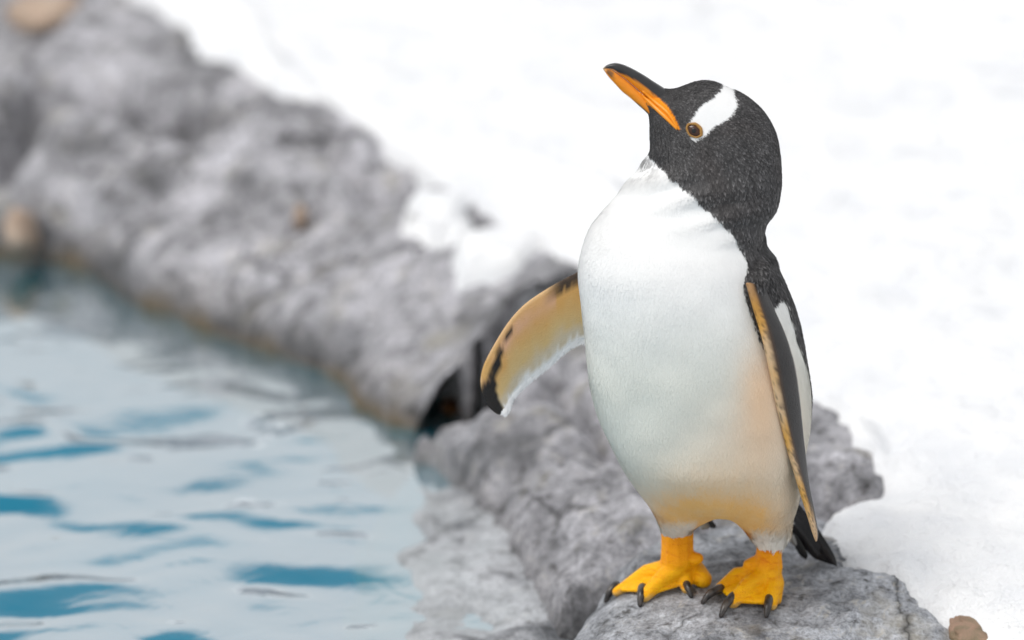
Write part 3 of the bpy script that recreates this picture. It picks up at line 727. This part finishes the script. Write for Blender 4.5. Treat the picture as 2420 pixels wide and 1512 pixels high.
# ---- eye
h, nn = on_body(1640, 308)
nn = nn/np.linalg.norm(nn); tx = np.array([1.0, 0, 0]) - nn*nn[0]; tx /= np.linalg.norm(tx); ty = np.cross(nn, tx); ty = ty if ty[2] > 0 else -ty
rot = math.radians(-38); ex = tx*math.cos(rot) + ty*math.sin(rot); ey = -tx*math.sin(rot) + ty*math.cos(rot)
def disc(rx, ry, bulge, rings_=8, seg=36, off=0.0, almond=0.0, cx=0, cy=0):
    Vs, Fs = [h + nn*(bulge+off) + ex*cx + ey*cy], []
    for i in range(1, rings_+1):
        f = i/rings_
        for j in range(seg):
            a = 2*math.pi*j/seg; r = f; sa = math.sin(a)*(abs(math.sin(a))**almond if math.sin(a) else 1)
            Vs.append(h + ex*(rx*r*math.cos(a)+cx) + ey*(ry*r*sa+cy) + nn*(bulge*math.sqrt(max(0, 1-f*f)) + off))
    for j in range(seg): Fs.append((0, 1+j, 1+(j+1) % seg))
    for i in range(rings_-1):
        for j in range(seg):
            a = 1+i*seg+j; b2 = 1+i*seg+(j+1) % seg; Fs.append((a, a+seg, b2+seg, b2))
    return Vs, Fs
eye = mesh_obj('eye', *disc(.0098, .0070, .0034, off=.0006, cx=.0004, cy=-.0004, almond=.35), M_eye, parent=peng); Mi[eye.name] = Matrix.Identity(4)
mesh_obj('pupil', *disc(.0032, .0030, .0004, off=.00375, cx=.0004, cy=-.0004), M_pupil, parent=eye)
rv, rf = [], []; seg, k2 = 44, 10
for j in range(seg):
    a = 2*math.pi*j/seg; cx, cy = .0104*math.cos(a), .0076*math.sin(a)*(abs(math.sin(a))**.3 + .001)
    for i in range(k2):
        bta = 2*math.pi*i/k2; rr = (.0014 + .0007*max(0, math.sin(a+.6)))*(1 + 0.2*math.sin(7*a + i))
        rv.append(h + ex*(cx + rr*math.cos(bta)*math.cos(a)) + ey*(cy + rr*math.cos(bta)*math.sin(a)) + nn*(rr*0.9*math.sin(bta) + .0012))
for j in range(seg):
    for i in range(k2):
        rf.append((j*k2+i, ((j+1) % seg)*k2+i, ((j+1) % seg)*k2+(i+1) % k2, j*k2+(i+1) % k2))
mesh_obj('eye_ring', rv, rf, M_ring, parent=eye)

# ---- flippers
def blade(lead, trail, thick, name, colour, label, nose=0.5):
    Ld = np.array(lead); Td = np.array(trail); tk = np.array(thick); rg, cl = [], []
    m = 90; na = 26
    for i in range(m):
        t = i/(m-1)*(len(Ld)-1); l, tr_, th_ = catmull(Ld, t), catmull(Td, t), max(float(np.interp(t, range(len(tk)), tk)), .0006)
        d = catmull(np.concatenate([(Ld+Td)/2]), min(t+.05, len(Ld)-1)) - catmull((Ld+Td)/2, max(t-.05, 0))
        c = tr_-l; nrm = np.cross(c, d); nrm /= np.linalg.norm(nrm)+1e-12
        if nrm[1] > 0: nrm = -nrm
        a = np.linspace(0, 2*np.pi, na, endpoint=False); f = (1-np.cos(a))/2
        prof = np.sqrt(np.clip(f, 0, 1))*(1-f)**0.62*1.25*np.sign(np.sin(a)+1e-9)
        r = l + c*f[:, None] + nrm*(prof*th_)[:, None]
        rg.append(r); s_ = i/(m-1)
        cl.append(colour(f, prof, s_, r))
    V, F = loft(rg, name)
    return mesh_obj(name, V, F, M_flip, True, np.clip(np.concatenate(cl), .003, .92), parent=peng, label=label)
def mixn(a, b_, t): return a*(1-t[:, None]) + b_*t[:, None]
leadA = [(1440, 605), (1372, 639), (1325, 663), (1280, 690), (1238, 720), (1203, 758), (1172, 806), (1149, 848), (1138, 878), (1135, 905), (1141, 935), (1155, 962), (1174, 978)]
trailA = [(1440, 815), (1385, 806), (1345, 822), (1300, 862), (1264, 890), (1237, 913), (1217, 933), (1207, 948), (1203, 958), (1199, 966), (1194, 972), (1188, 976), (1182, 979)]
yA = [.115, .115, .114, .112, .108, .104, .100, .097, .094, .092, .09, .088, .087]
def colA(f, pr, s, r):
    n = fbm(r*45, 3, 301); n2 = fbm(r*160, 2, 302); o = np.ones_like(f)
    c = mixn(np.array([0.62, 0.35, 0.11])*o[:, None], np.array([0.62, 0.45, 0.21])*o[:, None], np.clip(sstep(.25, .7, f + .2*n), 0, 1))
    c = mixn(c, np.array([0.66, 0.38, 0.24])*o[:, None], np.clip(np.exp(-((f-.18)/.14)**2)*.6*(1+n), 0, 1)*(s > .2))
    c = mixn(c, np.array([0.58, 0.52, 0.42])*o[:, None], sstep(.66, .80, f + .10*n)*.8)
    c = mixn(c, np.array([0.85, 0.85, 0.86])*o[:, None], sstep(.86, .93, f + .06*n2)*sstep(1.0, .93, s))
    c = mixn(c, np.array([0.70, 0.45, 0.22])*o[:, None], sstep(.055, .03, f + .02*n))
    c = mixn(c, np.array([0.045, 0.028, 0.018])*o[:, None], np.clip(sstep(.13, .05, np.abs(f-.06) + .06*n2)*sstep(.26, .16, s), 0, 1))
    bandc = np.interp(s, [.36, .45, .55, .64, .72, 1], [.08, .14, .26, .34, .38, .4]); bw = np.interp(s, [.34, .42, .55, .66, .74, 1.0], [0.0, .07, .10, .18, .42, 1.2])
    c = mixn(c, np.array([0.012, 0.010, 0.010])*o[:, None], np.clip(sstep(bw, bw*.6-.02, np.abs(f-bandc) + .07*n + .03*n2), 0, 1)*sstep(.34, .42, s))
    c = mixn(c, np.array([0.62, 0.36, 0.12])*o[:, None], np.clip(sstep(.22, .12, f + .05*n), 0, 1)*sstep(.55, .60, s)*sstep(.72, .68, s)*.9)
    dors = (pr < -0.001)
    return np.where(dors[:, None] & (f[:, None] < .9), np.array([0.03, 0.028, 0.028]), c)
blade([P(a, b_, y) for (a, b_), y in zip(leadA, yA)], [P(a, b_, y+.006) for (a, b_), y in zip(trailA, yA)],
      [.008, .0078, .0074, .007, .0066, .0062, .0057, .0052, .0048, .0043, .0036, .0025, .001], 'flipper', colA, 'raised flipper showing its yellowish underside with a black tip')
flA = [o for o in bpy.data.objects if o.name.startswith('flipper')][0]; Mi[flA.name] = Matrix.Identity(4)
# white fringe on its rear edge
TA = np.array([P(a, b_, y+.006) for (a, b_), y in zip(trailA, yA)]); LA = np.array([P(a, b_, y) for (a, b_), y in zip(leadA, yA)])
fvs, fcs = [], []
for i in range(2600):
    t = rng.random()*(len(TA)-3.2) + .6; p = catmull(TA, t); q = catmull(LA, t); d = (p-q)/np.linalg.norm(p-q)
    al = catmull(TA, min(t+.1, len(TA)-1)) - p; al /= np.linalg.norm(al)+1e-9
    g = d*.75 + al*.6 + rng.normal(0, .12, 3); g /= np.linalg.norm(g); L_ = .007*(.5+.7*rng.random()); st = p - d*.006*rng.random() + np.array([0, rng.normal(0, .0008), 0])
    sdv = np.cross(g, [0, 1, 0]); sdv /= np.linalg.norm(sdv)
    fvs += [st, st + g*L_*.5 - sdv*.0006, st + g*L_, st + g*L_*.5 + sdv*.0006]; fcs += [[.85, .85, .86]]*4
I = np.arange(len(fvs)).reshape(-1, 4)
mesh_obj('fringe', fvs, np.concatenate([I[:, [0, 1, 2]], I[:, [0, 2, 3]]]), M_feather, False, np.array(fcs), parent=flA, kind='stuff')

leadB = [(1764, 668), (1781, 728), (1799, 790), (1815, 860), (1830, 935), (1846, 1005), (1865, 1075), (1887, 1145), (1907, 1208), (1921, 1258), (1927, 1279)]
trailB = [(1810, 690), (1830, 735), (1855, 790), (1877, 860), (1888, 930), (1896, 1010), (1903, 1080), (1909, 1140), (1920, 1200), (1931, 1255), (1931, 1278)]
yl = [-.046, -.052, -.056, -.056, -.053, -.047, -.040, -.032, -.024, -.018, -.015]
yt = [-.012, -.014, -.018, -.020, -.014, -.008, .002, .006, .006, .003, -.010]
def colB(f, pr, s, r):
    n = fbm(r*60, 3, 311); n2 = fbm(r*420, 2, 312); o = np.ones_like(f)
    dark = np.array([0.024, 0.022, 0.022])*(1+.4*n)[:, None]
    edge = mixn(np.array([0.70, 0.48, 0.28])*o[:, None], np.array([0.72, 0.38, 0.08])*o[:, None], np.clip(sstep(-.2, .3, noise(r*16, 313)), 0, 1))
    edge = edge*(1 - .7*sstep(.05, .5, n2))[:, None]; edge = mixn(edge, np.array([0.30, 0.13, 0.03])*o[:, None], np.clip(sstep(.25, .0, s) + .5*sstep(.8, 1., s), 0, 1)*.7*np.ones_like(f))
    # top of the outer face is pr<0 or >0 depending on side; the edge band sits on the blunt nose
    sgn = pr*SIGN_B
    w_ = sstep(.17, .09, f + .05*n)*(sgn > 0) + sstep(.30, .2, f)*(sgn <= 0)
    w_ = np.clip(w_ + sstep(.75, .9, s)*sstep(.5, .35, f), 0, 1)
    brn = np.exp(-((f-.21)/.07)**2)*.6*(sgn > 0)
    c = mixn(dark, np.array([0.09, 0.045, 0.02])*o[:, None], np.clip(brn, 0, 1))
    c = mixn(c, edge, w_)
    c = mixn(c, np.array([0.55, 0.5, 0.45])*o[:, None], sstep(.90, .97, f + .05*n)*.6*(sgn > 0))
    return np.where(((sgn <= 0) & (f > .3))[:, None], np.array([.6, .52, .4]), c)
SIGN_B = 1
blade([P(a, b_, y) for (a, b_), y in zip(leadB, yl)], [P(a, b_, y) for (a, b_), y in zip(trailB, yt)],
      [.010, .0112, .0112, .0108, .0105, .0102, .010, .009, .0078, .0052, .001], 'flipper', colB, 'dark flipper hanging edge-on with a tan leading edge')

# ---- feet
def foot(ank, legtop, rl, ra, toes, extra, claws, webs, label):
    bm = bmesh.new()
    hull(bm, [(legtop, rl), (ank + (legtop-ank)*.35, rl*1.0)]); hull(bm, [(ank + (legtop-ank)*.35, rl), (ank, ra)])
    heel = ank + np.array([0, .006, -.012])
    hull(bm, [(ank, ra), (heel, ra*.92)])
    for mid, mr, tip, tr_ in toes:
        hull(bm, [(ank + np.array([0, -.004, -.010]), ra*.72), (mid, mr)]); hull(bm, [(mid, mr), (tip, tr_)])
    for sp in extra: hull(bm, sp)
    for sp in webs: hull(bm, [(np.array(c) - np.array([0, 0, .006 if r > .004 else -.004]), min(r, .0042)) for c, r in sp])
    me = remeshed('foot', bm, 0.0016, 5)
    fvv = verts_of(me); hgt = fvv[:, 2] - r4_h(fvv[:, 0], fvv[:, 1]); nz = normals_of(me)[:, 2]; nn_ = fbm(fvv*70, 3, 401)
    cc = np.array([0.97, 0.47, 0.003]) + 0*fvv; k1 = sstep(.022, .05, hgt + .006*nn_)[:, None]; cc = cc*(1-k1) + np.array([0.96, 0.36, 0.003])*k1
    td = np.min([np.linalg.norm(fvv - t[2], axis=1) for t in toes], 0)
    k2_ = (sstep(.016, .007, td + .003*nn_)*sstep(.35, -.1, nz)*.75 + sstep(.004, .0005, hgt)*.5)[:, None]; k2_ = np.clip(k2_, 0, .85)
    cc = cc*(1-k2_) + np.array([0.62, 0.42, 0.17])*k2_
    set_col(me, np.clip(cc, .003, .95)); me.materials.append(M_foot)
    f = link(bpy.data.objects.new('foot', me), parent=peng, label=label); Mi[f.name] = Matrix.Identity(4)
    for bx, by, bh, tx_, ty_ in claws:
        a = surf(bx, by, bh); c = surf(tx_, ty_, .0010); mdp = (a+c)/2 + np.array([0, -.001, .0040])
        st = a + (a-mdp)*.45 + np.array([0, .003, -.002])
        pts = [catmull(np.array([st, a, mdp, c]), t) for t in np.linspace(0, 3, 18)]
        rr = np.interp(np.linspace(0, 1, 18), [0, .3, .7, .95, 1], [.0060, .0062, .0052, .0028, .0012])
        V, F = tube(pts, rr, 12); mesh_obj('claw', V, F, M_claw, parent=f)
    return f
s = surf
tA = [(s(1528, 1352, .017), .0105, s(1458, 1398, .006), .0068), (s(1563, 1368, .019), .0115, s(1523, 1408, .007), .0085), (s(1615, 1352, .019), .0115, s(1622, 1390, .006), .0075)]
foot(ankA, P(1600, 1236, YA), .0215, .0225, tA,
     [[(s(1645, 1345, .016), .012), (s(1660, 1368, .010), .0125)], [(ankA, .012), (s(1645, 1345, .016), .012)], [(P(1636, 1320, YA-.006), .010), (P(1649, 1319, YA-.008), .0075)]],
     [(1452, 1386, .010, 1429, 1425), (1517, 1392, .012, 1511, 1434), (1618, 1376, .011, 1634, 1413)],
     [[(tA[0][0], .007), (tA[1][0], .008), (s(1470, 1400, .004), .003), (s(1512, 1400, .005), .0035)], [(tA[1][0], .008), (tA[2][0], .008), (s(1545, 1405, .006), .0035), (s(1600, 1388, .007), .0035)],
      [(tA[2][0], .008), (s(1655, 1360, .010), .010), (s(1628, 1384, .005), .003)]], 'orange webbed foot set further back, toes spread wide')
tB = [(s(1742, 1358, .018), .0105, s(1697, 1393, .006), .0072), (s(1768, 1382, .020), .0120, s(1732, 1422, .007), .0088), (s(1828, 1382, .019), .0125, s(1822, 1428, .006), .0085)]
foot(ankB, P(1821, 1270, YBf), .0175, .0205, tB,
     [[(P(1785, 1330, YBf), .010), (P(1768, 1334, YBf), .0075)], [(ankB, .016), (s(1838, 1378, .014), .0085), (s(1836, 1418, .005), .006)]],
     [(1695, 1393, .011, 1657, 1427), (1728, 1413, .012, 1701, 1459), (1817, 1416, .012, 1810, 1460)],
     [[(tB[0][0], .007), (tB[1][0], .008), (s(1704, 1398, .004), .003), (s(1722, 1412, .005), .0035)], [(tB[1][0], .009), (tB[2][0], .009), (s(1742, 1426, .006), .0035), (s(1812, 1430, .006), .0035)]],
     'orange webbed foot set forward on the rock edge')

# ---- tail
tailroot = bpy.data.objects.new('tail', None); tailroot.location = P(1850, 1190, .17); link(tailroot, parent=peng); tailroot.matrix_parent_inverse = Mi[peng.name]
Mi[tailroot.name] = Matrix.Translation(Vector(P(1850, 1190, .17))).inverted()
tipT = surf(1972, 1332, .004)
specs = []
for i in range(13):
    f = i/12
    specs.append(((1845 + 22*f, 1215 - 40*f), (1935 + 42*f - (0 if i else 30), 1322 + 16*f), .14 + .035*f, .006 + .0025*rng.random()))
specs += [((1850, 1240), (1880, 1290), .13, .004), ((1860, 1250), (1905, 1312), .135, .004), ((1865, 1225), (1900, 1300), .14, .0035), ((1640, 1215), (1672, 1250), .15, .006), ((1650, 1215), (1690, 1248), .16, .005), ((1655, 1210), (1660, 1252), .155, .005)]
for k_, (a, b_, y0, wd) in enumerate(specs):
    p0 = P(*a, y0)
    p1 = surf(*b_, .006) if k_ < 13 else P(*b_, y0 + .015)
    ax = p1-p0; L_ = np.linalg.norm(ax); ax /= L_; sdv = np.cross(ax, [0.35, 1, .2]); sdv /= np.linalg.norm(sdv); up = np.cross(sdv, ax)
    Vt, Ct = [], []
    m = 14
    for i in range(m):
        f = i/(m-1); wv_ = wd*(0.5 + .5*min(1, f*2.5))*math.sqrt(max(0.0, 1 - max(0, (f-.72)/.28)**2)) + .0003
        c = p0 + ax*L_*f + up*(.006*math.sin(f*3.0)) - np.array([0, 0, .010*f*f*(1-f)*2])
        for q, hh in ((-1, -.0009), (-.12, .0004), (0, .0013), (.12, .0004), (1, -.0009), (0, -.0014)):
            Vt.append(c + sdv*wv_*q + up*hh)
            shaft = abs(q) <= .12 and hh > 0
            dkc = np.array([.016, .015, .016]) if k_ < 13 else np.array([.03, .03, .03])
            cc = np.array([.42, .38, .36])*(1-f) + np.array([.05, .045, .045])*f if shaft else dkc*(1 + 4.5*max(0, .45-f)*(k_ % 3 != 0))
            if k_ in (13, 15): cc = np.array([.55, .54, .52])*(1-.6*f)
            if k_ >= 16: cc = np.array([.35, .33, .28]) if k_ != 17 else np.array([.05, .05, .05])
            Ct.append(cc)
    Ft = []
    for i in range(m-1):
        for q in range(6):
            Ft.append((i*6+q, i*6+(q+1) % 6, (i+1)*6+(q+1) % 6, (i+1)*6+q))
    Ft += [tuple(range(6))[::-1], tuple(range((m-1)*6, m*6))]
    mesh_obj('tail_feather', Vt, Ft, M_tail, True, np.array(Ct), parent=tailroot)

scene.cycles.use_denoising = True
scene.cycles.max_bounces = 8; scene.cycles.transparent_max_bounces = 12
